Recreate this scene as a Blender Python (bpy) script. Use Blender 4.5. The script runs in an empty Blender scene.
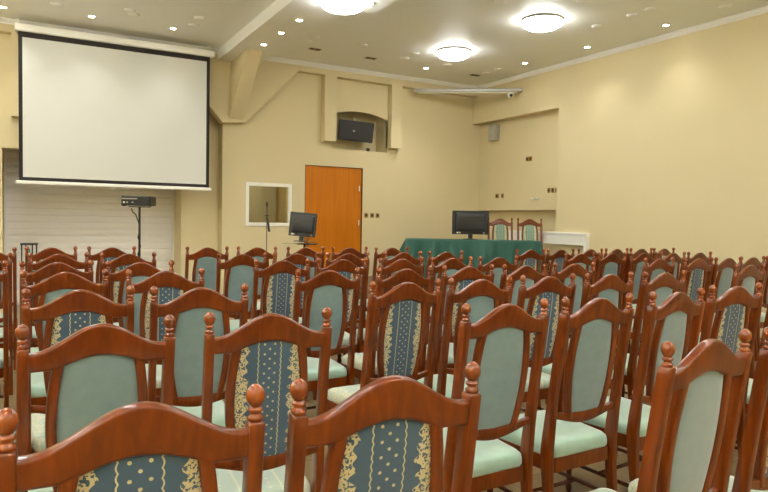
import bpy, bmesh, math, random
from mathutils import Vector, Matrix
random.seed(4)
PI = math.pi
C = bpy.context.scene.collection

# ------------------------------------------------------------------ materials
def new_mat(name):
    m = bpy.data.materials.new(name); m.use_nodes = True
    nt = m.node_tree; b = nt.nodes['Principled BSDF']
    return m, nt, b
def srgb(r, g, b):
    f = lambda c: (c/255/12.92) if c/255 <= .04045 else ((c/255+.055)/1.055)**2.4
    return (f(r), f(g), f(b), 1)
def plain(name, col, rough=.5, metal=0., bump=0., bscale=80., var=0., vscale=4., coat=0.):
    m, nt, b = new_mat(name)
    b.inputs['Roughness'].default_value = rough; b.inputs['Metallic'].default_value = metal
    b.inputs['Base Color'].default_value = col; b.inputs['Coat Weight'].default_value = coat
    tc = nt.nodes.new('ShaderNodeTexCoord')
    if var:
        n = nt.nodes.new('ShaderNodeTexNoise'); n.inputs['Scale'].default_value = vscale; n.inputs['Detail'].default_value = 4
        nt.links.new(tc.outputs['Object'], n.inputs['Vector'])
        mx = nt.nodes.new('ShaderNodeMixRGB'); mx.inputs[1].default_value = [c*(1-var) for c in col[:3]]+[1]
        mx.inputs[2].default_value = [min(1, c*(1+var)) for c in col[:3]]+[1]
        nt.links.new(n.outputs['Fac'], mx.inputs[0]); nt.links.new(mx.outputs[0], b.inputs['Base Color'])
    if bump:
        n = nt.nodes.new('ShaderNodeTexNoise'); n.inputs['Scale'].default_value = bscale
        nt.links.new(tc.outputs['Object'], n.inputs['Vector'])
        bp = nt.nodes.new('ShaderNodeBump'); bp.inputs['Strength'].default_value = bump; bp.inputs['Distance'].default_value = .002
        nt.links.new(n.outputs['Fac'], bp.inputs['Height']); nt.links.new(bp.outputs[0], b.inputs['Normal'])
    return m
def emit(name, col, strength):
    m, nt, b = new_mat(name)
    b.inputs['Base Color'].default_value = col
    b.inputs['Emission Color'].default_value = col; b.inputs['Emission Strength'].default_value = strength
    return m
def wood(name, dark, light, rough=.24, coat=.5, scale=(30, 30, 3)):
    m, nt, b = new_mat(name)
    tc = nt.nodes.new('ShaderNodeTexCoord'); oi = nt.nodes.new('ShaderNodeObjectInfo')
    mp = nt.nodes.new('ShaderNodeMapping'); mp.inputs['Scale'].default_value = scale
    nt.links.new(tc.outputs['Object'], mp.inputs['Vector'])
    cb = nt.nodes.new('ShaderNodeCombineXYZ'); ml = nt.nodes.new('ShaderNodeMath'); ml.operation = 'MULTIPLY'; ml.inputs[1].default_value = 37
    nt.links.new(oi.outputs['Random'], ml.inputs[0]); nt.links.new(ml.outputs[0], cb.inputs[0]); nt.links.new(ml.outputs[0], cb.inputs[2])
    nt.links.new(cb.outputs[0], mp.inputs['Location'])
    n = nt.nodes.new('ShaderNodeTexNoise'); n.inputs['Scale'].default_value = 1; n.inputs['Detail'].default_value = 6; n.inputs['Distortion'].default_value = 1.2
    nt.links.new(mp.outputs[0], n.inputs['Vector'])
    r = nt.nodes.new('ShaderNodeValToRGB'); r.color_ramp.elements[0].position = .3; r.color_ramp.elements[1].position = .72
    r.color_ramp.elements[0].color = dark; r.color_ramp.elements[1].color = light
    nt.links.new(n.outputs['Fac'], r.inputs[0]); nt.links.new(r.outputs[0], b.inputs['Base Color'])
    b.inputs['Roughness'].default_value = rough; b.inputs['Coat Weight'].default_value = coat; b.inputs['Coat Roughness'].default_value = .09; b.inputs['Specular IOR Level'].default_value = .3
    return m

class NG:
    """little node-math builder"""
    def __init__(s, nt): s.nt = nt
    def m(s, op, a, b=None, c=None):
        n = s.nt.nodes.new('ShaderNodeMath'); n.operation = op
        for i, v in enumerate((a, b, c)):
            if v is None: continue
            if isinstance(v, (int, float)): n.inputs[i].default_value = v
            else: s.nt.links.new(v, n.inputs[i])
        return n.outputs[0]
def patterned(name, base, motif, seat=False):
    m, nt, b = new_mat(name); g = NG(nt)
    tc = nt.nodes.new('ShaderNodeTexCoord'); sp = nt.nodes.new('ShaderNodeSeparateXYZ')
    nt.links.new(tc.outputs['Object'], sp.inputs[0])
    x = sp.outputs[0]; z = sp.outputs[1] if seat else sp.outputs[2]
    W = 1.9 if seat else 1.
    ax = g.m('ABSOLUTE', x)
    if W != 1.: ax = g.m('DIVIDE', ax, W)
    nz = nt.nodes.new('ShaderNodeTexNoise'); nz.inputs['Scale'].default_value = 150; nz.inputs['Detail'].default_value = 2
    nt.links.new(tc.outputs['Object'], nz.inputs['Vector'])
    big = nt.nodes.new('ShaderNodeTexNoise'); big.inputs['Scale'].default_value = 34; big.inputs['Detail'].default_value = 0
    nt.links.new(tc.outputs['Object'], big.inputs['Vector'])
    # floral border: |x| beyond a scalloped line, broken into blossoms
    wav = g.m('MULTIPLY', g.m('SINE', g.m('MULTIPLY', z, 2*PI/.034)), .006)
    edge = g.m('ADD', g.m('ADD', .078, wav), g.m('MULTIPLY', g.m('SUBTRACT', big.outputs['Fac'], .5), .03))
    bord = g.m('MULTIPLY', g.m('GREATER_THAN', ax, edge), g.m('GREATER_THAN', nz.outputs['Fac'], .46))
    # two thin scalloped lines
    w2 = g.m('MULTIPLY', g.m('ABSOLUTE', g.m('SINE', g.m('MULTIPLY', z, PI/.02))), .0035)
    d = g.m('ABSOLUTE', g.m('SUBTRACT', g.m('SUBTRACT', ax, .038), w2))
    line = g.m('LESS_THAN', d, .0017)
    # staggered dots between the lines
    p = .037
    def dots(ox, oz):
        u = g.m('SUBTRACT', g.m('FRACT', g.m('ADD', g.m('DIVIDE', x, p*W), ox+20)), .5)
        v = g.m('SUBTRACT', g.m('FRACT', g.m('ADD', g.m('DIVIDE', z, p*.95), oz+20)), .5)
        r = g.m('ADD', g.m('MULTIPLY', u, u), g.m('MULTIPLY', v, v))
        return g.m('LESS_THAN', r, .012)
    dd = g.m('MAXIMUM', dots(0, 0), dots(.5, .5))
    dd = g.m('MULTIPLY', dd, g.m('LESS_THAN', ax, .032))
    f = g.m('MAXIMUM', g.m('MAXIMUM', bord, line), dd)
    mx = nt.nodes.new('ShaderNodeMixRGB'); mx.inputs[1].default_value = base; mx.inputs[2].default_value = motif
    nt.links.new(f, mx.inputs[0]); nt.links.new(mx.outputs[0], b.inputs['Base Color'])
    b.inputs['Roughness'].default_value = .75; b.inputs['Sheen Weight'].default_value = .3
    return m
def velvet(name, col, col2):
    m, nt, b = new_mat(name)
    tc = nt.nodes.new('ShaderNodeTexCoord'); n = nt.nodes.new('ShaderNodeTexNoise'); n.inputs['Scale'].default_value = 26; n.inputs['Detail'].default_value = 5
    nt.links.new(tc.outputs['Object'], n.inputs['Vector'])
    mx = nt.nodes.new('ShaderNodeMixRGB'); mx.inputs[1].default_value = col; mx.inputs[2].default_value = col2
    nt.links.new(n.outputs['Fac'], mx.inputs[0]); nt.links.new(mx.outputs[0], b.inputs['Base Color'])
    b.inputs['Roughness'].default_value = .6; b.inputs['Sheen Weight'].default_value = 1.; b.inputs['Sheen Roughness'].default_value = .4
    return m

M = {}
M['wall'] = plain('wall_paint', srgb(217, 202, 160), .7, bump=.25, bscale=120, var=.03, vscale=2)
M['ceiling'] = plain('ceiling_paint', srgb(244, 244, 238), .5, var=.02)
M['mould'] = plain('moulding_white', srgb(246, 243, 236), .5)
M['wood'] = wood('lacquered_wood', srgb(86, 31, 0), srgb(122, 54, 3), rough=.28, coat=.45)
M['wooddark'] = wood('dark_turned_wood', srgb(62, 26, 14), srgb(98, 44, 22))
M['finial'] = wood('finial_wood', srgb(106, 42, 5), srgb(150, 72, 12), rough=.2, coat=.8)
M['pat'] = patterned('navy_gold_brocade', srgb(58, 82, 104), srgb(202, 190, 148))
M['patseat'] = patterned('seat_brocade', srgb(166, 182, 168), srgb(204, 202, 172), True)
M['vel'] = velvet('green_velvet', srgb(110, 132, 133), srgb(127, 148, 150))
M['mint'] = velvet('mint_seat_velvet', srgb(150, 182, 162), srgb(174, 202, 184))
M['front'] = patterned('light_stripe_brocade', srgb(122, 148, 132), srgb(214, 204, 156))
M['door'] = wood('orange_door_veneer', srgb(192, 108, 8), srgb(206, 122, 14), rough=.4, coat=.1, scale=(9, 9, .8))
M['black'] = plain('black_plastic', srgb(22, 22, 25), .35)
M['black2'] = plain('dark_grey_plastic', srgb(36, 36, 38), .45)
M['blackcloth'] = plain('black_screen_border', srgb(34, 26, 24), .8)
M['screen'] = plain('projection_screen_cloth', srgb(214, 214, 206), .8)
M['white'] = plain('white_enamel', srgb(242, 240, 230), .4)
M['cream'] = plain('cream_plastic', srgb(222, 214, 188), .5)
M['brass'] = plain('dull_brass_plate', srgb(140, 116, 62), .4, .6)
M['grey'] = plain('grey_plastic', srgb(168, 164, 146), .5)
M['alu'] = plain('grey_aluminium', srgb(176, 174, 166), .4, .3)
M['cloth'] = plain('green_tablecloth', srgb(38, 84, 72), .75, bump=.2, bscale=300, var=.06, vscale=9)
M['shutter'] = plain('shutter_slats', srgb(250, 247, 242), .5, var=.02)
M['podium'] = plain('podium_carpet', srgb(110, 88, 62), .9, bump=.5, bscale=400)
M['chrome'] = plain('chrome', srgb(200, 200, 196), .2, 1.)
M['boothgrey'] = plain('booth_grey_panel', srgb(190, 186, 170), .6)
M['green'] = plain('green_glassware', srgb(40, 120, 90), .3)
M['lamp'] = emit('lamp_glass_glow', (.97, 1, 1, 1), 21)
M['lamp'].node_tree.nodes['Principled BSDF'].inputs['Emission Strength'].default_value = 26
M['fill_sconce'] = emit('fill_sconce_glow', (.95, 1, 1, 1), 330)  # strong glow for the added, unseen wall uplighters
M['spot'] = emit('downlight_glow', (1, .93, .78, 1), 40)
def floor_mat():
    m, nt, b = new_mat('stone_tile_floor')
    tc = nt.nodes.new('ShaderNodeTexCoord')
    br = nt.nodes.new('ShaderNodeTexBrick'); br.offset = 0; br.inputs['Scale'].default_value = 1
    br.inputs['Brick Width'].default_value = .4; br.inputs['Row Height'].default_value = .4; br.inputs['Mortar Size'].default_value = .004
    br.inputs['Color1'].default_value = srgb(150, 128, 92); br.inputs['Color2'].default_value = srgb(168, 146, 106); br.inputs['Mortar'].default_value = srgb(96, 80, 58)
    nt.links.new(tc.outputs['Object'], br.inputs['Vector'])
    n = nt.nodes.new('ShaderNodeTexNoise'); n.inputs['Scale'].default_value = 7; n.inputs['Detail'].default_value = 6
    nt.links.new(tc.outputs['Object'], n.inputs['Vector'])
    mx = nt.nodes.new('ShaderNodeMixRGB'); mx.blend_type = 'MULTIPLY'; mx.inputs[0].default_value = .5
    nt.links.new(br.outputs['Color'], mx.inputs[1]); nt.links.new(n.outputs['Fac'], mx.inputs[2])
    nt.links.new(mx.outputs[0], b.inputs['Base Color']); b.inputs['Roughness'].default_value = .3
    return m
M['floor'] = floor_mat()
def glass():
    m = bpy.data.materials.new('window_glass'); m.use_nodes = True; nt = m.node_tree; nt.nodes.clear()
    o = nt.nodes.new('ShaderNodeOutputMaterial'); t = nt.nodes.new('ShaderNodeBsdfTransparent'); gl = nt.nodes.new('ShaderNodeBsdfGlossy')
    t.inputs[0].default_value = (.72, .73, .66, 1); gl.inputs['Roughness'].default_value = .03
    f = nt.nodes.new('ShaderNodeFresnel'); f.inputs[0].default_value = 1.5; mx = nt.nodes.new('ShaderNodeMixShader')
    nt.links.new(f.outputs[0], mx.inputs[0]); nt.links.new(t.outputs[0], mx.inputs[1]); nt.links.new(gl.outputs[0], mx.inputs[2]); nt.links.new(mx.outputs[0], o.inputs[0])
    return m
M['glass'] = glass()

# ------------------------------------------------------------------ mesh helpers
def obj(name, bm, mat, parent=None, smooth=None, loc=None, rotz=None):
    me = bpy.data.meshes.new(name); bmesh.ops.recalc_face_normals(bm, faces=bm.faces); bm.to_mesh(me); bm.free()
    if smooth:
        for p in me.polygons: p.use_smooth = True
        me.set_sharp_from_angle(angle=math.radians(smooth))
    me.materials.append(mat)
    o = bpy.data.objects.new(name, me); C.objects.link(o)
    if parent: o.parent = parent
    if loc: o.location = loc
    if rotz is not None: o.rotation_euler = (0, 0, rotz)
    return o
def thing(name, label, cat, loc=(0, 0, 0), rotz=0, group=None):
    o = bpy.data.objects.new(name, None); C.objects.link(o); o.empty_display_size = .1
    o.location = loc; o.rotation_euler = (0, 0, rotz); o['label'] = label; o['category'] = cat
    if group: o['group'] = group
    return o
def tag(o, label, cat, group=None):
    o['label'] = label; o['category'] = cat
    if group: o['group'] = group
    return o
def struct(name, bm, mat, smooth=None):
    o = obj(name, bm, mat, smooth=smooth); o['kind'] = 'structure'; return o
def box(bm, x0, x1, y0, y1, z0, z1, bev=0):
    v = [bm.verts.new(p) for p in ((x0,y0,z0),(x1,y0,z0),(x1,y1,z0),(x0,y1,z0),(x0,y0,z1),(x1,y0,z1),(x1,y1,z1),(x0,y1,z1))]
    fs = [bm.faces.new([v[i] for i in q]) for q in ((0,3,2,1),(4,5,6,7),(0,1,5,4),(1,2,6,5),(2,3,7,6),(3,0,4,7))]
    if bev:
        es = list({e for f in fs for e in f.edges})
        bmesh.ops.bevel(bm, geom=es, offset=bev, segments=2, affect='EDGES', profile=.5)
    return v
def B(*a, **k):
    bm = bmesh.new(); box(bm, *a, **k); return bm
def loft(bm, rings, closed_ends=True):
    R = [[bm.verts.new(p) for p in r] for r in rings]; n = len(R[0])
    for a, b in zip(R, R[1:]):
        for i in range(n): bm.faces.new((a[i], a[(i+1) % n], b[(i+1) % n], b[i]))
    if closed_ends: bm.faces.new(R[0][::-1]); bm.faces.new(R[-1])
def lathe(bm, prof, c=(0, 0, 0), n=16):
    x, y, z = c
    rings = [[(x+max(r, 1e-4)*math.cos(2*PI*i/n), y+max(r, 1e-4)*math.sin(2*PI*i/n), z+h) for i in range(n)] for r, h in prof]
    loft(bm, rings)
def rod(bm, a, b, r, n=8, r2=None):
    a = Vector(a); b = Vector(b); d = (b-a).normalized(); u = d.orthogonal().normalized(); w = d.cross(u)
    r2 = r if r2 is None else r2
    loft(bm, [[tuple(p + (u*math.cos(2*PI*i/n)+w*math.sin(2*PI*i/n))*rr) for i in range(n)] for p, rr in ((a, r), (b, r2))])
def tube(bm, pts, r, n=6):
    P = [Vector(p) for p in pts]; rings = []
    for i, p in enumerate(P):
        d = (P[min(i+1, len(P)-1)]-P[max(i-1, 0)]).normalized()
        u = d.cross(Vector((0, 1, .01))); u = u.normalized() if u.length > .05 else d.orthogonal().normalized(); w = d.cross(u)
        rings.append([tuple(p+(u*math.cos(2*PI*k/n)+w*math.sin(2*PI*k/n))*r) for k in range(n)])
    loft(bm, rings)
def prism(bm, pts, y0, y1):   # polygon in x,z extruded along y
    a = [bm.verts.new((x, y0, z)) for x, z in pts]; b = [bm.verts.new((x, y1, z)) for x, z in pts]; n = len(pts)
    bm.faces.new(a); bm.faces.new(b[::-1])
    for i in range(n): bm.faces.new((a[i], b[i], b[(i+1) % n], a[(i+1) % n]))
def rrect(h0, h1, g0, g1, r, k=3):   # rounded rectangle corner list in 2-D
    out = []
    for cx, cy, s in ((h1-r, g1-r, 0), (h0+r, g1-r, 1), (h0+r, g0+r, 2), (h1-r, g0+r, 3)):
        for i in range(k+1):
            a = PI/2*(s+i/k); out.append((cx+r*math.cos(a), cy+r*math.sin(a)))
    return out

# ------------------------------------------------------------------ camera
cam = bpy.data.cameras.new('camera'); co = bpy.data.objects.new('camera', cam); C.objects.link(co)
cam.sensor_width = 36; cam.lens = 643.29/768*36; cam.clip_end = 60
AW, PT, RO = math.radians(29.1508), math.radians(-2.42203), math.radians(1.05548)
rt = Vector((1, 0, 0)); up = Vector((0, -math.sin(PT), math.cos(PT))); fw = Vector((0, math.cos(PT), math.sin(PT)))
r2 = rt*math.cos(RO)+up*math.sin(RO); u2 = -rt*math.sin(RO)+up*math.cos(RO)
Rz = Matrix.Rotation(-AW, 3, 'Z')
r2, u2, f2 = Rz@r2, Rz@u2, Rz@fw
co.matrix_world = Matrix(((r2.x, u2.x, -f2.x, 0), (r2.y, u2.y, -f2.y, 0), (r2.z, u2.z, -f2.z, 1.485), (0, 0, 0, 1)))
bpy.context.scene.camera = co

# ------------------------------------------------------------------ the room
XL, XR, YB, CZ = -4.6, 8.18, -3.0, 4.24
struct('floor', B(XL, XR+.5, YB, 12.1, -.1, 0), M['floor'])
struct('ceiling', B(XL, XR+.5, YB, 12.1, CZ, CZ+.1), M['ceiling'])
struct('wall_left', B(XL-.15, XL, YB, 12.1, 0, CZ), M['wall'])
struct('wall_back', B(XL-.15, XR+.5, YB-.15, YB, 0, CZ), M['wall'])
bm = bmesh.new()   # front wall: stepped planes, window, door and loudspeaker-niche openings
YF = 10.95
box(bm, XL, -.294, YF, 12.1, 0, CZ)
box(bm, -.294, 2.30, YF, 11.25, 2.42, CZ)
box(bm, 2.30, 2.93, 11.2, 12.1, 0, CZ)
T = YF+.25
box(bm, 2.93, 3.346, YF, T, 0, 4.1); box(bm, 3.346, 4.177, YF, T, 0, 1.328); box(bm, 3.346, 4.177, YF, T, 2.068, 4.1)
box(bm, 4.177, 4.44, YF, T, 0, 4.1); box(bm, 4.44, 5.617, YF, T, 2.438, 2.768)
box(bm, 4.44, 4.95, YF, T, 2.768, 4.1); box(bm, 5.617, 6.14, YF, T, 0, 2.768); box(bm, 6.14, XR+.4, YF, T, 0, 4.1)
arch = [(4.95, 4.1), (4.95, 3.38)] + [(4.95+1.19*t, 3.37+.125*math.sin(PI*min(1, t*.93+.05))**.8) for t in [i/14 for i in range(15)]] + [(6.14, 4.1)]
prism(bm, arch, YF, YF+.12)
box(bm, 4.85, 6.3, 11.42, 11.5, 2.6, 4.1); box(bm, 4.85, 4.95, YF+.25, 11.45, 2.7, 4.1); box(bm, 6.14, 6.3, T, 11.45, 2.7, 4.1)
box(bm, 4.95, 6.14, T, 11.45, 2.668, 2.768)
box(bm, XL, XR+.4, YF+.02, T, 4.1, CZ)
struct('wall_front', bm, M['wall'])
bm = bmesh.new()   # projecting plaster band with pilasters and the slanted soffit
prism(bm, [(XL, CZ), (XL, 4.06), (-.17, 4.06), (-.17, 2.87), (.06, 2.87), (.06, 4.06), (2.1, 4.06), (2.1, 3.95), (2.89, 3.05), (3.27, 3.08), (4.22, 4.07), (4.745, 4.07),
           (4.745, 2.88), (4.985, 2.885), (4.985, 4.06), (6.14, 4.05), (6.14, 2.85), (6.37, 2.855), (6.37, 4.05), (XR, 4.04), (XR, CZ)], 10.8, YF+.06)
rod(bm, (3.28, 10.80, 3.085), (4.22, 10.80, 4.065), .013, 8)  # added bead whose shading draws the slanted edge line
struct('trim_1', bm, M['wall'])
bm = bmesh.new()   # right wall with the two recesses near the corner
box(bm, XR, XR+.5, YB, 8.46, 0, CZ)
box(bm, XR, XR+.5, 8.46, 11.2, 3.49, CZ)
box(bm, XR+.2, XR+.5, 8.46, 11.2, 1.70, 3.49)
box(bm, XR+.38, XR+.5, 8.46, 11.2, 0, 1.70)
struct('wall_right', bm, M['wall'])
# dropped ceiling beam, widening towards the room, with the plastered knee brace under it
bm = bmesh.new()
prism_pts = [(2.80, YB), (3.86, YB), (3.86, 7.3), (3.48, 7.3), (3.48, 10.85), (2.80, 10.85)]
a = [bm.verts.new((x, y, 4.07)) for x, y in prism_pts]; b_ = [bm.verts.new((x, y, CZ+.02)) for x, y in prism_pts]
bm.faces.new(a); bm.faces.new(b_[::-1])
for i in range(6): bm.faces.new((a[i], b_[i], b_[(i+1) % 6], a[(i+1) % 6]))
struct('trim_2', bm, M['ceiling'])
bm = bmesh.new()
w = [(9.83, 4.075), (10.82, 3.10), (10.82, 4.075)]
a = [bm.verts.new((3.02+(4.075-z)*-.02, y, z)) for y, z in w]; b_ = [bm.verts.new((3.25+(4.075-z)*-.02, y, z)) for y, z in w]
bm.faces.new(a); bm.faces.new(b_[::-1])
for i in range(3): bm.faces.new((a[i], b_[i], b_[(i+1) % 3], a[(i+1) % 3]))
struct('trim_3', bm, M['wall'])
def cornice(bm, p0, p1, nrm):
    prof = [(0, 0), (.05, 0), (.055, -.012), (.045, -.02), (.03, -.045), (.015, -.055), (.014, -.07), (0, -.07)]
    loft(bm, [[(p[0]+nrm[0]*a, p[1]+nrm[1]*a, CZ+b) for a, b in prof] for p in (p0, p1)])
bm = bmesh.new(); cornice(bm, (XL, 10.8), (2.80, 10.8), (0, -1)); struct('trim_4', bm, M['mould'])
bm = bmesh.new(); cornice(bm, (3.48, 10.8), (XR, 10.8), (0, -1)); struct('trim_5', bm, M['mould'])
bm = bmesh.new(); cornice(bm, (XR, YB), (XR, 10.8), (-1, 0)); struct('trim_6', bm, M['mould'])
bm = bmesh.new(); cornice(bm, (XL, YB), (XL, 10.8), (1, 0)); struct('trim_7', bm, M['mould'])
# slatted shutter in the deep recess on the left
bm = bmesh.new()
z = 0.0
while z < 2.6:
    rings = [[(x, 11.80, z), (x, 11.788, z+.004), (x, 11.782, z+.055), (x, 11.788, z+.106), (x, 11.80, z+.110), (x, 11.83, z+.11), (x, 11.83, z)] for x in (-.42, 2.40)]
    loft(bm, rings); z += .111
box(bm, -.30, -.26, 11.755, 11.80, 0, 2.6)
box(bm, 2.26, 2.30, 11.755, 11.80, 0, 2.6)
struct('window_1', bm, M['shutter'])
# booth window
wf = bmesh.new(); x0, x1, z0, z1, t = 3.346, 4.177, 1.328, 2.068, .05
y0, y1 = YF-.02, YF+.08
pts = [(x0-.01, x0+t, z0-.01, z1+.01), (x1-t, x1+.01, z0-.01, z1+.01), (x0+t, x1-t, z0-.01, z0+t), (x0+t, x1-t, z1-t, z1+.01)]
for p in pts: box(wf, p[0], p[1], y0, y1, p[2], p[3], bev=.004)
win = struct('window_2', wf, M['white'])
obj('glass_pane', B(x0+t-.005, x1-t+.005, YF+.03, YF+.036, z0+t-.005, z1-t+.005), M['glass'], win)
# the small interpreters' room behind that window
bm = bmesh.new()
box(bm, 2.93, 3.0, T, 12.9, 0, 2.6); box(bm, 5.2, 5.3, T, 12.9, 0, 2.6); box(bm, 2.93, 5.3, 12.8, 12.9, 0, 2.6); box(bm, 2.93, 5.3, T, 12.9, 2.5, 2.6); box(bm, 2.93, 5.3, T, 12.9, -.1, 0)
struct('wall_booth', bm, M['wall'])
struct('trim_8', B(3.60, 4.52, 12.72, 12.79, 0, 2.3), M['boothgrey'])
bl = bpy.data.lights.new('booth_fill_light', 'POINT'); bl.energy = 22; bl.color = (1, .9, .72); bl.shadow_soft_size = .08  # unseen light, added to brighten the booth interior
blo = bpy.data.objects.new('booth_fill_light', bl); blo.location = (3.4, 11.9, 2.3); C.objects.link(blo)
# orange door
d = struct('door_1', B(4.452, 5.605, YF+.03, YF+.075, .008, 2.426, bev=.002), M['door'])
bm = bmesh.new(); box(bm, 4.44, 4.451, YF+.0, YF+.1, 0, 2.438); box(bm, 5.606, 5.617, YF+.0, YF+.1, 0, 2.438); box(bm, 4.451, 5.606, YF+.0, YF+.1, 2.427, 2.438)
obj('door_frame', bm, M['wooddark'], d)
for hz in (.35, 1.40, 2.05):
    bm = bmesh.new(); rod(bm, (5.56, YF+.022, hz-.05), (5.56, YF+.022, hz+.05), .010); h = obj('door_hinge', bm, M['white'], d, smooth=40)
bm = bmesh.new(); rod(bm, (4.52, YF+.03, 1.05), (4.52, YF-.02, 1.05), .009); rod(bm, (4.52, YF-.02, 1.05), (4.63, YF-.02, 1.05), .009); box(bm, 4.50, 4.54, YF+.022, YF+.03, .95, 1.12)
obj('door_handle', bm, M['brass'], d, smooth=40)
# podium
o = struct('trim_9', B(4.75, XR+.38, 7.4, YF, 0, .38), M['podium'])

# ------------------------------------------------------------------ wall fittings
def plate(name, cx, cy, cz, w, h, n, face, label, mat='brass', inner='wooddark'):
    t = thing(name, label, 'wall socket', (cx, cy, cz), 0 if face == 'y' else -PI/2)
    obj('cover_plate', B(-w/2, w/2, -.008, 0, -h/2, h/2, bev=.002), M[mat], t)
    for i in range(n):
        x = (i-(n-1)/2)*w/n
        bm = bmesh.new(); rod(bm, (x, -.012, 0), (x, -.004, 0), min(w/n, h)*.27, 14); obj('socket_insert', bm, M[inner], t, smooth=40)
    return t
plate('wall_socket', 5.70, YF, 1.545, .075, .085, 1, 'y', 'brass switch plate directly right of the orange door')
plate('wall_socket', 5.83, YF, 1.545, .075, .085, 1, 'y', 'brass switch plate, middle of the three right of the orange door')
plate('wall_socket', 5.95, YF, 1.545, .075, .085, 1, 'y', 'brass switch plate farthest right of the orange door')
XN = XR+.2
def rw(y): return XN
plate('wall_socket', XN, 9.42, 2.675, .17, .085, 2, 'x', 'double brass plate alone in the middle of the corner recess')
plate('wall_socket', XN, 10.34, 1.99, .10, .09, 1, 'x', 'dark socket at the left end of the corner recess')
plate('wall_socket', XN, 10.17, 1.99, .07, .09, 1, 'x', 'second socket from the left low in the corner recess')
plate('wall_socket', XN, 8.86, 2.06, .07, .09, 1, 'x', 'brass socket, left one of the trio at the right of the recess')
plate('wall_socket', XN, 8.76, 2.06, .07, .09, 1, 'x', 'brass socket, middle one of the trio at the right of the recess')
plate('wall_socket', XN, 8.66, 2.06, .07, .09, 1, 'x', 'brass socket, right one of the trio at the right of the recess')
# white cable outlet with dangling lead
t = thing('cable_outlet', 'small white outlet with a short upright lead in the corner recess', 'cable outlet', (XN, 9.2, 1.92), -PI/2)
obj('outlet_box', B(-.12, -.03, -.03, 0, -.02, .01, bev=.003), M['white'], t)
obj('outlet_box', B(.01, .10, -.03, 0, -.015, .01, bev=.003), M['white'], t)
bm = bmesh.new(); tube(bm, [(.0, -.015, .0), (-.02, -.02, .03), (-.03, -.015, .10), (-.028, -.01, .15)], .004); obj('lead', bm, M['white'], t, smooth=60)
# grey wall speaker
t = thing('wall_speaker', 'small grey boxy loudspeaker hung high in the corner recess', 'speaker', (XN, 10.42, 3.27), -PI/2)
obj('speaker_body', B(-.11, .11, -.12, 0, -.16, .16, bev=.012), M['grey'], t)
obj('speaker_grille', B(-.09, .09, -.126, -.118, -.14, .14, bev=.003), M['alu'], t)
# rolled-up screen case across the corner + camera
t = thing('screen_case', 'long pale grey rolled screen case spanning the room corner under the ceiling', 'screen case', (0, 0, 0))
p0, p1 = Vector((6.62, 10.78, 3.985)), Vector((8.16, 9.42, 3.95))
dd = (p1-p0).normalized(); nn = Vector((dd.y, -dd.x, 0)).normalized()
bm = bmesh.new()
loft(bm, [[tuple(p+nn*a+Vector((0, 0, b))) for a, b in rrect(-.04, .04, -.036, .036, .016)] for p in (p0, p1)])
obj('case_body', bm, M['alu'], t, smooth=40)
bm = bmesh.new(); q = p0*.02+p1*.98
loft(bm, [[tuple(p+nn*a+Vector((0, 0, b-.044))) for a, b in rrect(-.02, .02, -.012, .012, .006)] for p in (p0+dd*.08, p1-dd*.08)])
obj('bottom_bar', bm, M['cream'], t, smooth=40)
sc_ = p0+(p1-p0)*.90
t = thing('security_camera', 'small white dome camera beside the right end of the grey screen case', 'camera', (sc_.x-.02, sc_.y-.02, 3.872))
bm = bmesh.new(); lathe(bm, [(.02, -.07), (.045, -.06), (.06, -.03), (.06, .0), (.055, .02), (.03, .03)]); obj('camera_housing', bm, M['white'], t, smooth=50)
bm = bmesh.new(); rod(bm, (-.03, -.05, -.03), (-.036, -.062, -.036), .028, 14); obj('camera_lens', bm, M['black'], t, smooth=50)
bm = bmesh.new(); rod(bm, (0, 0, .02), (0, 0, .043), .014); obj('camera_bracket', bm, M['white'], t, smooth=50)
# white radiator cover by the right wall
t = thing('radiator_cover', 'long white radiator cover along the right wall behind the green table', 'radiator cover', (XR, 0, .38))
obj('top_board', B(-.09, 0, 7.66, 9.80, .89, .93, bev=.004), M['white'], t)
obj('front_panel', B(-.08, -.06, 7.72, 9.78, .72, .89), M['white'], t)
obj('leg', B(-.085, 0, 7.66, 7.72, 0, .89, bev=.004), M['white'], t)
obj('leg', B(-.085, 0, 9.74, 9.79, 0, .89, bev=.004), M['white'], t)
for k in range(1): obj('lower_rail', B(-.07, -.05, 7.72, 9.74, .10, .15), M['white'], t)

# ------------------------------------------------------------------ hanging projection screen
t = thing('projection_screen', 'large white pull-down projection screen with black border hanging on the front wall', 'projection screen', (0, 10.5, 0))
bm = bmesh.new(); loft(bm, [[(x, a, b) for a, b in rrect(-.05, .05, 4.02, 4.125, .02)] for x in (-.12, 2.66)]); obj('roller_case', bm, M['white'], t, smooth=40)
obj('case_bracket', B(-.10, -.06, -.01, .30, 4.05, 4.10), M['white'], t)
obj('case_bracket', B(2.60, 2.64, -.01, .30, 4.05, 4.10), M['white'], t)
for hx in (-.08, 2.62): obj('hanger_rod', B(hx-.01, hx+.01, .16, .18, 4.08, CZ), M['white'], t)
SX0, SX1, SZ0, SZ1 = -.078, 2.595, 1.935, 4.02
obj('screen_cloth', B(SX0+.05, SX1-.05, -.004, .0, SZ0+.05, SZ1-.075), M['screen'], t)
bm = bmesh.new()
box(bm, SX0, SX0+.05, -.005, .001, SZ0, SZ1); box(bm, SX1-.05, SX1, -.005, .001, SZ0, SZ1)
box(bm, SX0+.05, SX1-.05, -.005, .001, SZ0, SZ0+.05); box(bm, SX0+.05, SX1-.05, -.005, .001, SZ1-.075, SZ1)
obj('black_border', bm, M['blackcloth'], t)
bm = bmesh.new(); loft(bm, [[(x, a, b) for a, b in rrect(-.02, .02, 1.885, 1.935, .008)] for x in (-.115, 2.625)]); obj('bottom_bar', bm, M['white'], t, smooth=40)
bm = bmesh.new()
N = 16; cx, cz = 1.16, 1.872
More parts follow.
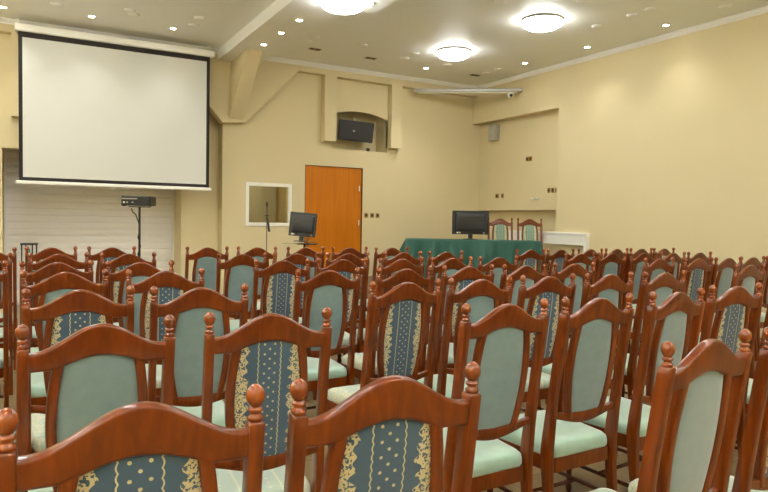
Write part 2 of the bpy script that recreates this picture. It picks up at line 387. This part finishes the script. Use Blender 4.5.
tube(bm, [(cx+.03*math.cos(PI+PI*i/8), -.01, cz+.028*math.sin(PI+PI*i/8)+.01) for i in range(9)], .007); obj('pull_handle', bm, M['white'], t, smooth=60)

# ------------------------------------------------------------------ lamps
def dome(x, y, zc, label, big=1.):
    t = thing('ceiling_lamp', label, 'ceiling lamp', (x, y, zc), 0, 'round glowing ceiling lamps')
    R = .27*big
    bm = bmesh.new(); lathe(bm, [(R+.012, 0), (R+.018, -.012), (R+.006, -.03), (R-.02, -.034)], n=36); obj('rim', bm, M['chrome'], t, smooth=40)
    bm = bmesh.new(); lathe(bm, [(R, -.02), (R+.002, -.05), (R*.93, -.085), (R*.75, -.112), (R*.45, -.130), (R*.15, -.137), (0.0, -.138)], n=36); obj('glass_bowl', bm, M['lamp'], t, smooth=60)
    bm = bmesh.new(); lathe(bm, [(.0, -.155), (.010, -.15), (.012, -.14), (.008, -.132)], n=12); obj('knob', bm, M['brass'], t, smooth=60)
    return t
dome(6.11, 8.74, CZ, 'round glowing ceiling lamp nearest the room corner')
dome(6.17, 6.75, CZ, 'round glowing ceiling lamp, the larger-looking one towards the right')
dome(3.30, 7.02, 4.07, 'round glowing lamp on the dropped ceiling beam at the top edge')
for x, y in ((5.2, 4.4), (5.2, 1.8), (5.2, -.9)): dome(x, y, CZ, 'round ceiling lamp added above the chairs, out of the picture')  # unseen domes, added to light the room
for x, y in ((-.2, 6.9), (-.2, 4.8), (-.2, 2.6), (-.2, .3), (-.2, 8.5), (-3.0, 8.9), (-3.0, 6.5), (-3.0, 3.2), (-3.0, 0)): dome(x, y, CZ, 'round ceiling lamp added above the chairs, out of the picture')  # more unseen domes, added to brighten the left side
for x, y in ((3.30, 4.6), (3.3, 2.2), (3.3, -.4)): dome(x, y, 4.07, 'round ceiling lamp added above the chairs, out of the picture')  # unseen beam domes, also added as room light
def downlight(x, y, zc, label, on=True, e=55):
    t = thing('downlight', label, 'spotlight', (x, y, zc), 0, 'small recessed ceiling spotlights')
    bm = bmesh.new(); n = 20
    prof = [(.062, 0), (.062, -.006), (.052, -.010), (.040, -.006), (.040, 0)]
    rings = [[(r*math.cos(2*PI*i/n), r*math.sin(2*PI*i/n), h) for i in range(n)] for r, h in prof]
    loft(bm, rings, False); obj('trim_ring', bm, M['brass' if not on else 'chrome'], t, smooth=50)
    bm = bmesh.new(); lathe(bm, [(.0, -.006 if on else -.002), (.022, -.012 if on else -.004), (.0395, -.004)], n=20); obj('bulb', bm, M['spot'] if on else M['black2'], t, smooth=60)
    if on:
        l = bpy.data.lights.new('spot_beam', 'SPOT'); l.energy = e; l.color = (1, 1, .95); l.spot_size = math.radians(100); l.spot_blend = .9; l.shadow_soft_size = .03
        lo = bpy.data.objects.new('spot_beam', l); lo.location = (0, 0, -.03); C.objects.link(lo); lo.parent = t
S = 1.0147
for (x, y), lb in zip(((-.25, 10.3), (.81, 9.94), (1.89, 9.91)), ('lit ceiling spotlight at the top left corner of the photo', 'lit ceiling spotlight above the middle of the projection screen', 'lit ceiling spotlight above the right part of the projection screen')):
    downlight(x*S, y*S-(.1 if x > 0 else .25), CZ, lb, e=22)
for (x, y), lb in zip(((3.14, 9.45), (3.15, 8.73), (3.15, 8.04), (3.63, 6.96)), ('lit spotlight in the beam nearest the slanted brace', 'middle one of the three lit spotlights in a row in the beam', 'lit beam spotlight closest to the viewer of the three in a row', 'lit spotlight just right of the round lamp on the beam')):
    downlight(x, y, 4.07, lb, e=28)
for x, y, lb in ((6.29, 9.85, 'lit spotlight left of the lamp nearest the corner, by the front wall'), (7.5, 8.6, 'lit spotlight along the right wall nearest the corner'),
                 (7.61, 7.3, 'lit spotlight along the right wall, second from the corner'), (7.65, 5.93, 'lit spotlight along the right wall, farthest right in the photo')):
    downlight(x*S, y*S, CZ, lb, e=45 if y > 9 else 18)
for x, y, lb in ((4.09, 9.74, 'unlit twin spotlight just right of the beam'), (5.12, 9.76, 'unlit twin spotlight above the loudspeaker niche'), (7.35, 9.81, 'unlit twin spotlight in front of the room corner')):
    t = thing('twin_downlight', lb, 'spotlight', (x*S, y*S, CZ), 0, 'unlit twin spotlights')
    obj('housing', B(-.10, .10, -.05, .05, -.008, 0, bev=.003), M['brass'], t)
    for s in (-.05, .05):
        bm = bmesh.new(); lathe(bm, [(.0, -.014), (.03, -.014), (.036, -.006)], (s, 0, 0), 16); obj('bulb', bm, M['black2'], t, smooth=50)
for x in (7.7,):
    for y in (4.4, 2.9, 1.3): downlight(x, y, CZ, 'lit ceiling spotlight along the right wall, out of the picture', e=18)
caps = [(.37, 9.52), (1.23, 9.26), (1.3, 9.42), (2.12, 9.48), (2.11, 9.1), (3.82, 9.1), (3.8, 9.37), (4.63, 9.1), (5.6, 9.44), (5.57, 9.07), (6.45, 9.42), (7.43, 9.55), (7.41, 9.19),
        (5.14, 6.38), (6.91, 6.46), (6.93, 5.88), (6.93, 5.6), (7.6, 5.04), (5.96, 5.81)]
capl = ['left of the first lit spotlight', 'above the projection screen, left of the pair', 'above the projection screen, right of the pair', 'by the beam and nearer the front wall', 'by the beam and nearer the viewer',
        'right of the beam, nearer the viewer', 'right of the beam, nearer the front wall', 'alone between the two unlit twin spotlights', 'left of the corner lamp, nearer the front wall', 'left of the corner lamp, nearer the viewer',
        'just behind the corner lamp', 'by the room corner, nearer the front wall', 'by the room corner, nearer the viewer', 'alone at the top edge between the lamps', 'right of the larger-looking lamp',
        'left one of two side by side at the upper right', 'right one of two side by side at the upper right', 'alone near the right wall at the upper right', 'at the top edge above the larger-looking lamp']
for (x, y), l in zip(caps, capl):  # pale ceiling marks of unknown use, modelled as flat caps
    bm = bmesh.new(); lathe(bm, [(.0, -.022), (.05, -.02), (.075, -.010), (.08, 0)], n=20)
    tag(obj('ceiling_cap', bm, M['mould'], smooth=50, loc=(x*S, y*S, CZ)), 'small flat white ceiling cap '+l, 'ceiling cap', 'flat white ceiling caps')

def fill_sconce(x, y, z, rz, k):  # unseen uplighters, added to brighten the ceiling and chair backs
    t = thing('fill_uplighter', 'unseen wall uplighter added to brighten the room, out of the picture', 'fill lamp', (x, y, z), rz, 'added wall uplighters')
    obj('back_plate', B(-.08, .08, -.02, 0, -.12, .12, bev=.004), M['brass'], t)
    bm = bmesh.new(); n = 14
    prof = [(.03, -.12), (.10, -.09), (.17, .0), (.20, .10), (.19, .10), (.16, .01), (.09, -.07), (.02, -.10)]
    rings = [[(r*math.cos(2*PI*i/n), -.21+r*math.sin(2*PI*i/n), h) for i in range(n)] for r, h in prof]
    loft(bm, rings); obj('bowl_shade', bm, M['brass'], t, smooth=60)
    bm = bmesh.new(); lathe(bm, [(.0, .0), (.11, .0), (.14, .03), (.13, .055), (.0, .075)], (0, -.21, 0), 18); obj('bulb', bm, M['fill_sconce'], t, smooth=60)
for k in range(5): fill_sconce(-3.6+k*2.1, YB, 2.7, PI, k)
for k in range(6): fill_sconce(XL, -1.4+k*2.1, 2.7, PI/2, k)
# ------------------------------------------------------------------ loudspeaker in the arched niche
t = thing('loudspeaker', 'black wedge-shaped loudspeaker tilted in the arched wall niche', 'loudspeaker', (5.53, 11.12, 3.15), math.radians(-14))
t.rotation_euler = (math.radians(8), math.radians(4), math.radians(-14))
bm = bmesh.new()
prof = [(-.36, -.13), (.33, -.13), (.28, .16), (-.30, .16)]
loft(bm, [[(x, y, z) for x, y in prof] for z in (-.19, .19)])
bmesh.ops.bevel(bm, geom=list(bm.edges), offset=.012, segments=2, affect='EDGES')
obj('cabinet', bm, M['black'], t)
bm = bmesh.new(); box(bm, -.33, .30, -.142, -.128, -.165, .165, bev=.004); obj('grille', bm, M['black2'], t)
bm = bmesh.new(); rod(bm, (-.06, -.143, 0), (-.06, -.149, 0), .02, 14); obj('badge', bm, M['grey'], t, smooth=40)
bm = bmesh.new(); tube(bm, [(-.02, .05, .18), (-.02, .06, .24), (-.02, .12, .26), (-.02, .24, .25)], .014); obj('mount_arm', bm, M['cream'], t, smooth=50)
bm = bmesh.new(); tube(bm, [(.30, .0, .17), (.36, .02, .12), (.37, .04, 0), (.33, .05, -.2), (.31, .06, -.31)], .012); obj('lead', bm, M['cream'], t, smooth=50)
bm = bmesh.new(); box(bm, .27, .33, .03, .09, -.35, -.29, bev=.006); obj('plug', bm, M['black'], t)

# ------------------------------------------------------------------ chairs
def yz(z):   # set-back of the rear legs / back at height z (forward is +y)
    if z >= .45: return -.085*((z-.45)/.66)**1.15
    return -.05*((.45-z)/.45)**1.5
def hw(z):   # half-width of the upholstered oval
    s = (z-.595)/(1.06-.595); s = max(0, min(1, s))
    return .080+.042*math.sin(PI*(s*.86+.04))**.75
def rail_top(x): return 1.073+.075*((math.cos(PI*min(1, abs(x)/.185))+1)/2)**.95
def rail_bot(x):
    a = abs(x)
    return 1.014+.035*max(0, math.cos(PI/2*min(1, a/.125)))
def low_c(x): return .588+.030*min(1, (abs(x)/.19))**1.6
def xrange(a, b, n): return [a+(b-a)*i/n for i in range(n+1)]
def make_chair(kind, face=None):
    t = thing('dining_chair', 'x', 'chair'); t['group'] = 'carved wooden chairs in rows'
    fab = {'P': M['pat'], 'G': M['vel'], 'F': M['front']}[kind]; seatm = M['mint'] if kind == 'G' else M['patseat']
    for s in (-1, 1):
        bm = bmesh.new(); rings = []
        for z in [0, .1, .2, .3, .38, .45, .52, .6, .7, .8, .9, 1.0, 1.05, 1.084, 1.088]:
            d = .021+.008*math.exp(-((z-.45)/.16)**2); e = .0155
            if z > 1.086: d -= .003; e -= .003
            rings.append([(s*.21+a, yz(z)+b, z) for a, b in rrect(-e, e, -d, d, .005, 2)])
        loft(bm, rings); leg = obj('rear_leg', bm, M['wood'], t, smooth=40)
        bm = bmesh.new()
        lathe(bm, [(.012, -.002), (.0155, .003), (.0160, .009), (.0105, .013), (.0105, .0165), (.0150, .020), (.0150, .0245), (.0100, .029), (.0155, .035), (.0190, .044), (.0195, .051), (.0175, .060), (.0125, .067), (.0065, .0715), (.0, .0725)], (s*.21, yz(1.09), 1.0875), 14)
        obj('finial', bm, M['finial'], leg, smooth=60)
    bm = bmesh.new(); rings = []
    for x in xrange(-.196, .196, 28):
        zt, zb = rail_top(x), rail_bot(x); r = []
        for a, b in rrect(-.017, .017, zb, zt, .011, 4): r.append((x, yz(b)+a, b))
        rings.append(r)
    loft(bm, rings); obj('top_rail', bm, M['wood'], t, smooth=50)
    for s in (-1, 1):
        bm = bmesh.new(); rings = []
        for z in xrange(.592, 1.045, 16):
            c = s*(hw(z)+.011)
            rings.append([(c+a, yz(z)+b, z) for a, b in rrect(-.015, .015, -.016, .016, .006, 2)])
        loft(bm, rings); obj('back_stile', bm, M['wood'], t, smooth=50)
    bm = bmesh.new(); rings = []
    for x in xrange(-.197, .197, 20):
        zc = low_c(x); h = .017+.010*max(0, math.cos(PI/2*min(1, abs(x)/.15)))
        rings.append([(x, yz(b)+a, b) for a, b in rrect(-.012, .012, zc-h, zc+h, .006, 2)])
    loft(bm, rings); obj('lower_rail', bm, M['wood'], t, smooth=50)
    # upholstered back, padded on both sides
    bm = bmesh.new(); NU, NV = 12, 18
    def pt(i, j, side):
        u = -1+2*i/NU; v = j/NV
        zz = .608+(1.052-.608)*v; x = u*hw(zz)*1.03
        lo = low_c(x)+.012; hi = rail_bot(x)+.006
        z = lo+(hi-lo)*v; pad = .003+.009*((1-abs(u)**3)*(1-abs(2*v-1)**4))**.5
        return (x, yz(z)+side*pad, z)
    G = {}
    for side in (-1, 1):
        for i in range(NU+1):
            for j in range(NV+1):
                G[side, i, j] = bm.verts.new(pt(i, j, side))
        for i in range(NU):
            for j in range(NV):
                bm.faces.new([G[side, i, j], G[side, i+1, j], G[side, i+1, j+1], G[side, i, j+1]])
    for i in range(NU):
        for j in (0, NV): bm.faces.new([G[-1, i, j], G[-1, i+1, j], G[1, i+1, j], G[1, i, j]])
    for j in range(NV):
        for i in (0, NU): bm.faces.new([G[-1, i, j], G[-1, i, j+1], G[1, i, j+1], G[1, i, j]])
    obj('back_panel', bm, fab, t, smooth=60)
    # seat
    def outline(k, n=10, rr=.05, grow=0.):
        pts = []
        P = [(-.190, -.020), (.190, -.020), (.228+grow, .43+grow), (-.228-grow, .43+grow)]
        c = Vector((0, .225))
        P = [Vector(p) for p in P]
        for i in range(4):
            a, b, d = P[i-1], P[i], P[(i+1) % 4]
            d1 = (a-b).normalized(); d2 = (d-b).normalized(); r = rr
            s, e = b+d1*r, b+d2*r
            for q in xrange(0, 1, n-1):
                p = s*(1-q)**2+b*2*q*(1-q)+e*q*q
                pts.append(c+(p-c)*k)
        return pts
    bm = bmesh.new()
    loft(bm, [[(p.x, p.y, z) for p in outline(1.0, 6, .03, .004)] for z in (.352, .355, .418)]); obj('seat_frame', bm, M['wood'], t, smooth=40)
    bm = bmesh.new()
    loft(bm, [[(p.x, p.y, z) for p in outline(k)] for k, z in ((.975, .415), (1.0, .425), (1.0, .447), (.985, .465), (.93, .477), (.79, .485), (.5, .489), (.2, .490))]); obj('seat_cushion', bm, seatm, t, smooth=60)
    for s in (-1, 1):
        bm = bmesh.new()
        lathe(bm, [(.011, 0), (.015, .01), (.017, .03), (.012, .05), (.014, .10), (.020, .17), (.021, .20), (.014, .225), (.020, .235), (.020, .245), (.013, .255), (.016, .275), (.022, .285), (.022, .353)], (s*.198, .395, 0), 12)
        obj('front_leg', bm, M['wooddark'], t, smooth=50)
        bm = bmesh.new(); rod(bm, (s*.207, yz(.17)+.01, .17), (s*.200, .385, .17), .010, 8); obj('side_stretcher', bm, M['wooddark'], t, smooth=50)
    bm = bmesh.new(); rod(bm, (-.20, .20, .17), (.20, .20, .17), .010, 8); obj('cross_stretcher', bm, M['wooddark'], t, smooth=50)
    return t
def dup(root):
    r = root.copy(); C.objects.link(r)
    for ch in list(root.children):
        c = ch.copy(); C.objects.link(c); c.parent = r
        for g in ch.children:
            e = g.copy(); C.objects.link(e); e.parent = c
    return r
proto = {}
def chair(x, y, deg, kind, label, z=0, group=None):
    """x, y: midpoint between the two finials"""
    if kind not in proto: o = proto[kind] = make_chair(kind)
    else: o = dup(proto[kind])
    a = math.radians(deg)
    o.location = (x-math.sin(a)*.085, y+math.cos(a)*.085, z); o.rotation_euler = (0, 0, a); o['label'] = label
    if group: o['group'] = group
    return o
ORD = ['first', 'second', 'third', 'fourth', 'fifth', 'sixth', 'seventh']
ROWN = {1: 'front', 2: 'second', 3: 'third', 4: 'fourth', 5: 'fifth', 6: 'sixth', 7: 'seventh'}
# (row from the camera, block, list of (x, y, turn, kind)); left block is counted leftwards from the aisle
seats = {
 (1, 'L'): [(.69,1.19,-2.6,'P'), (.18,1.21,-3.2,'P')],
 (2, 'L'): [(.75,2.15,-3.7,'P'), (.20,2.14,4.7,'G'), (-.35,2.13,1,'G')],
 (3, 'L'): [(.72,3.05,-.9,'G'), (.21,3.13,-1.7,'P'), (-.34,3.12,1,'G')],
 (4, 'L'): [(.74,4.02,-3.2,'P'), (.20,4.10,-.4,'G'), (-.36,4.10,1,'P')],
 (5, 'L'): [(.71,4.80,-1.8,'G'), (.19,4.92,1.8,'G'), (-.33,4.98,0,'G')],
 (6, 'L'): [(.77,5.86,2.5,'P'), (.24,5.94,1.8,'G'), (-.32,5.95,1,'G')],
 (7, 'L'): [(.76,6.98,.5,'P'), (.22,7.02,.4,'P'), (-.30,6.90,0,'G')],
 (1, 'M'): [(1.77,1.18,5.1,'G'), (2.30,1.20,3,'P')],
 (2, 'M'): [(1.72,2.04,1.8,'G'), (2.26,2.05,1.7,'G'), (2.85,2.08,5.0,'G'), (3.46,2.16,-.7,'P'), (3.97,2.12,0,'G')],
 (3, 'M'): [(1.79,2.95,2.6,'P'), (2.30,2.96,.2,'G'), (2.84,2.98,1.0,'P'), (3.37,2.97,1.7,'G'), (3.88,2.94,1.6,'G')],
 (4, 'M'): [(1.71,3.79,.8,'G'), (2.27,3.76,2.5,'P'), (2.85,3.82,-1.4,'P'), (3.35,3.77,1.9,'G'), (3.93,3.83,-1.,'G')],
 (5, 'M'): [(1.75,4.75,-1.2,'P'), (2.27,4.76,-1.2,'P'), (2.80,4.70,1.9,'G'), (3.32,4.70,1.5,'G'), (3.85,4.70,-1.5,'G')],
 (6, 'M'): [(1.69,5.62,0,'G'), (2.20,5.61,-1.2,'P'), (2.71,5.56,-1.,'G'), (3.37,5.63,2.,'G'), (3.91,5.65,1.3,'G')],
 (7, 'M'): [(1.69,6.88,1.,'G'), (2.22,6.83,.1,'G'), (2.76,6.75,.2,'G'), (3.27,6.67,-1.,'G'), (3.78,6.58,-1.,'G')],
 (3, 'R'): [(5.42,3.27,3,'G')],
 (4, 'R'): [(5.39,4.15,2,'G'), (5.86,4.06,1,'P'), (6.33,4.05,1,'G'), (6.80,4.08,1,'G'), (7.27,4.08,1,'G')],
 (5, 'R'): [(5.25,5.04,0,'G'), (5.72,5.02,0,'G'), (6.19,4.98,0,'G'), (6.66,4.95,0,'G'), (7.13,4.93,0,'G')],
 (6, 'R'): [(5.30,5.88,0,'P'), (5.77,5.86,1,'P'), (6.27,5.85,2,'G'), (6.76,5.86,3,'G'), (7.22,5.85,2,'G'), (7.68,5.85,2,'G')],
}
for (row, blk), lst in seats.items():
    for i, (x, y, a, k) in enumerate(lst):
        back = 'blue-and-gold patterned' if k == 'P' else 'plain grey-green'
        pos = {'L': ORD[i]+' chair left of the wide aisle', 'M': ORD[i]+' chair right of the wide aisle', 'R': ORD[i]+' chair of the far right block'}[blk]
        rn = 'nearest row' if row == 1 else ROWN[row]+' row from camera'
        chair(x, y, a, k, f'{back} wooden chair, {rn}, {pos}')
# two chairs on the podium behind the green table, facing the room
for px, t_, lb in ((499.5, 11.46, 'wooden chair with striped back behind the green table, beside the monitor'), (529., 11.44, 'wooden chair with striped back behind the green table, at its right end')):
    X = (px-384)/643.29*t_; ca, sa = math.cos(AW), math.sin(AW)
    chair(X*ca+t_*sa, -X*sa+t_*ca, 180-math.degrees(AW)+4, 'F', lb, .38, 'chairs behind the green table')

# ------------------------------------------------------------------ table with green cloth, in the corner
ca, sa = math.cos(AW), math.sin(AW)
def cw(px, t_):
    X = (px-384)/643.29*t_; return (X*ca+t_*sa, -X*sa+t_*ca)
tx, ty = cw(472, 10.5)
t = thing('presidium_table', 'long table wholly covered by a green cloth on the podium', 'table', (tx, ty, .38), -AW)
L2, D2, TH = 1.07, .21, .79
obj('table_top', B(-L2+.01, L2-.01, -D2+.01, D2-.01, TH-.03, TH-.004), M['wooddark'], t)
for sx in (-1, 1):
    for sy in (-1, 1): obj('leg', B(sx*(L2-.1)-.025, sx*(L2-.1)+.025, sy*(D2-.06)-.025, sy*(D2-.06)+.025, 0, TH-.03), M['wooddark'], t)
bm = bmesh.new()
base = []; per = [(-L2, -D2), (L2, -D2), (L2, D2), (-L2, D2)]
for i in range(4):
    a, b = Vector(per[i]), Vector(per[(i+1) % 4]); n = 150 if i % 2 == 0 else 40
    nm = Vector(((b-a).y, -(b-a).x)).normalized()
    for k in range(n): base.append((a+(b-a)*k/n, nm, (a+(b-a)*k/n-a).length+i*3.1))
rings = []
for dz in (0, .006, .03, .08, .16, .28, .42, .56, .68, .75):
    r = []
    for p, nm, s in base:
        w = min(1, dz/.28)
        fold = (.032*math.sin(s*17+1.3*math.sin(s*3.1))+.010*math.sin(s*41+2))*w
        c = p+nm*(.004+(.0 if dz < .004 else .004)+.05*w+fold)
        if p.x < 0: c = c+Vector((-.06*w*max(0, (-p.x-L2+.3)/.3), 0))
        r.append((c.x, c.y, TH+.002-dz))
    rings.append(r)
R = [[bm.verts.new(p) for p in r] for r in rings]; n = len(R[0])
for a, b in zip(R, R[1:]):
    for i in range(n): bm.faces.new((a[i], a[(i+1) % n], b[(i+1) % n], b[i]))
bm.faces.new(R[0])
cl = obj('tablecloth', bm, M['cloth'], None, smooth=50, loc=(tx, ty, .38), rotz=-AW)
tag(cl, 'deep green floor-length cloth draped over the table in the corner', 'tablecloth')

# ------------------------------------------------------------------ monitors
def monitor(name, label, loc, rz, w, h, tilt=0, back=True, neck=.10):
    t = thing(name, label, 'monitor', loc, rz)
    T_ = Matrix.Rotation(tilt, 4, 'X'); Z = Matrix.Translation((0, 0, neck+h/2))
    def part(nm, bm, mat, sm=None):
        bmesh.ops.transform(bm, matrix=Z@T_, verts=bm.verts); return obj(nm, bm, M[mat], t, smooth=sm)
    bm = bmesh.new(); box(bm, -w/2, w/2, -.02, .02, -h/2, h/2, bev=.008); part('bezel', bm, 'black')
    bm = bmesh.new(); loft(bm, [[(a, y, b) for a, b in rrect(-w*.42*k, w*.42*k, -h*.36*k, h*.40*k, .02)] for y, k in ((-.02, 1), (-.05, .96), (-.062, .8))]); rear = part('rear_shell', bm, 'black2', 40)
    bm = bmesh.new(); box(bm, -w*.34, w*.34, -.068, -.060, h*.05, h*.26, bev=.002); part('vent_panel', bm, 'black')
    bm = bmesh.new(); box(bm, -w/2+.015, w/2-.015, .019, .022, -h/2+.015, h/2-.015); part('display', bm, 'black2')
    for px, m in ((-.36, 'white'), (-.30, 'cream'), (.36, 'grey')):
        bm = bmesh.new(); box(bm, px*w-.012, px*w+.012, -.05, -.018, -h*.46, -h*.40, bev=.002); part('connector', bm, m)
    bm = bmesh.new(); box(bm, -.035, .035, -.03, .0, .01, neck+h*.3, bev=.004); obj('stand_neck', bm, M['black'], t)
    bm = bmesh.new(); lathe(bm, [(.12, 0), (.12, .008), (.10, .014), (.04, .018)], n=24); obj('stand_foot', bm, M['black'], t, smooth=40)
    return t
mx_, my_ = cw(470, 10.5)
monitor('computer_monitor', 'black flat monitor seen from behind on the green table', (mx_, my_, .38+TH+.002), -AW+.03, .60, .385, 0, True, .085)
# monitor near the door on its own stand
lx, ly = cw(304.5, 9.75)
t = thing('monitor_stand', 'slim black stand with a small shelf under the monitor by the door', 'stand', (lx, ly, 0), -AW)
bm = bmesh.new(); rod(bm, (0, 0, .02), (0, 0, 1.075), .018, 12); obj('pole', bm, M['black'], t, smooth=40)
for k in range(3):
    a = 2*PI*k/3+.5; bm = bmesh.new(); rod(bm, (0, 0, .12), (.3*math.cos(a), .3*math.sin(a), .012), .011); obj('leg', bm, M['black'], t, smooth=40)
obj('shelf', B(-.10, .20, -.12, .12, 1.075, 1.092, bev=.003), M['black'], t)
bm = bmesh.new(); rod(bm, (-.34, 0, 1.085), (-.10, 0, 1.083), .005); obj('shelf_arm', bm, M['chrome'], t, smooth=40)
m2 = monitor('computer_monitor', 'black monitor on a slim stand in front of the orange door', (lx-.045, ly+.02, 1.112), -AW-.05, .41, .36, .0, True, .085)
m2.rotation_euler = (math.radians(-4), math.radians(4), -AW-.05)
# ------------------------------------------------------------------ microphone stand
qx, qy = cw(266.5, 9.6)
t = thing('microphone_stand', 'thin microphone stand before the white-framed booth window', 'microphone stand', (qx, qy, 0))
bm = bmesh.new(); rod(bm, (0, 0, .02), (0, 0, 1.66), .007); obj('pole', bm, M['black2'], t, smooth=40)
bm = bmesh.new(); rod(bm, (0, 0, 1.63), (0, 0, 1.70), .016, 10); obj('clip', bm, M['black'], t, smooth=40)
bm = bmesh.new(); rod(bm, (-.03, 0, 1.50), (.03, 0, 1.50), .012, 10); rod(bm, (-.02, 0, 1.455), (.02, 0, 1.455), .012, 10); obj('clutch', bm, M['black2'], t, smooth=40)
bm = bmesh.new(); rod(bm, (.012, -.01, 1.44), (.03, -.02, 1.26), .013, 10, .017); obj('microphone', bm, M['black'], t, smooth=40)
bm = bmesh.new(); lathe(bm, [(.15, 0), (.15, .012), (.12, .02), (.02, .028)], n=24); obj('base', bm, M['black'], t, smooth=40)
# ------------------------------------------------------------------ projector on a tall stand
qx, qy = cw(138.5, 8.6)
t = thing('projector_stand', 'tall black pole stand with wrapped cable below the projector', 'stand', (qx, qy, 0), -AW)
bm = bmesh.new(); rod(bm, (.01, 0, .02), (.01, 0, 1.578), .015, 10); obj('pole', bm, M['black'], t, smooth=40)
for k in range(3):
    a = 2*PI*k/3+.2; bm = bmesh.new(); rod(bm, (.01, 0, .35), (.01+.35*math.cos(a), .35*math.sin(a), .012), .011); obj('leg', bm, M['black'], t, smooth=40)
bm = bmesh.new(); tube(bm, [(-.09, -.02, 1.56), (-.075, -.03, 1.52), (-.03, -.03, 1.48), (.0, -.028, 1.40), (.028, -.026, 1.30), (.0, -.028, 1.18), (.034, -.026, 1.06), (.0, -.028, .95), (.03, -.026, .8)], .008); obj('cable', bm, M['black'], t, smooth=50)
obj('platform', B(-.10, .12, -.10, .10, 1.578, 1.59, bev=.002), M['black'], t)
t = thing('projector', 'low black projector on the tall stand in front of the shutter', 'projector', (qx, qy, 1.591), -AW+.06)
obj('body', B(-.19, .19, -.13, .13, .008, .135, bev=.012), M['black'], t)
bm = bmesh.new(); rod(bm, (.10, -.129, .07), (.10, -.139, .07), .035, 18); obj('rear_fan', bm, M['black2'], t, smooth=40)
for x, m in ((-.15, 'white'), (-.11, 'grey'), (-.04, 'grey')):
    obj('connector', B(x-.012, x+.012, -.136, -.128, .04, .06, bev=.002), M[m], t)
obj('label_strip', B(-.18, .02, -.133, -.129, .09, .105), M['grey'], t)
bm = bmesh.new(); rod(bm, (-.1, .12, .07), (-.1, .17, .07), .04, 18); obj('lens', bm, M['black2'], t, smooth=40)
for sx in (-.17, .17): obj('foot', B(sx-.02, sx+.02, -.09, -.05, 0, .009), M['black2'], t)
# ------------------------------------------------------------------ slim black framed stand far left
qx, qy = cw(28.7, 8.45)
t = thing('display_stand', 'narrow black metal-framed stand at the far left by the shutter', 'stand', (qx, qy, 0), -AW)
for sx in (-.07, .07):
    for sy in (-.05, .05):
        bm = bmesh.new(); rod(bm, (sx, sy, 0), (sx, sy, 1.06), .009); obj('leg', bm, M['black'], t, smooth=40)
obj('top_plate', B(-.085, .085, -.065, .065, 1.055, 1.080, bev=.006), M['black'], t)
obj('shelf', B(-.078, .078, -.055, .055, .70, .715), M['black'], t)
bm = bmesh.new(); lathe(bm, [(.03, 0), (.035, .02), (.035, .18), (.015, .23), (.013, .29)], n=16)
tag(obj('bottle', bm, M['green'], smooth=50, loc=(qx, qy, .716)), 'green bottle inside the narrow black stand at far left', 'bottle')

# ------------------------------------------------------------------ world and view
w = bpy.data.worlds.new('world'); bpy.context.scene.world = w; w.use_nodes = True
w.node_tree.nodes['Background'].inputs[0].default_value = (1, .93, .8, 1); w.node_tree.nodes['Background'].inputs[1].default_value = .05
vs = bpy.context.scene.view_settings
vs.view_transform = 'Standard'; vs.look = 'None'; vs.gamma = 1; vs.use_curve_mapping = False; vs.exposure = 0.33
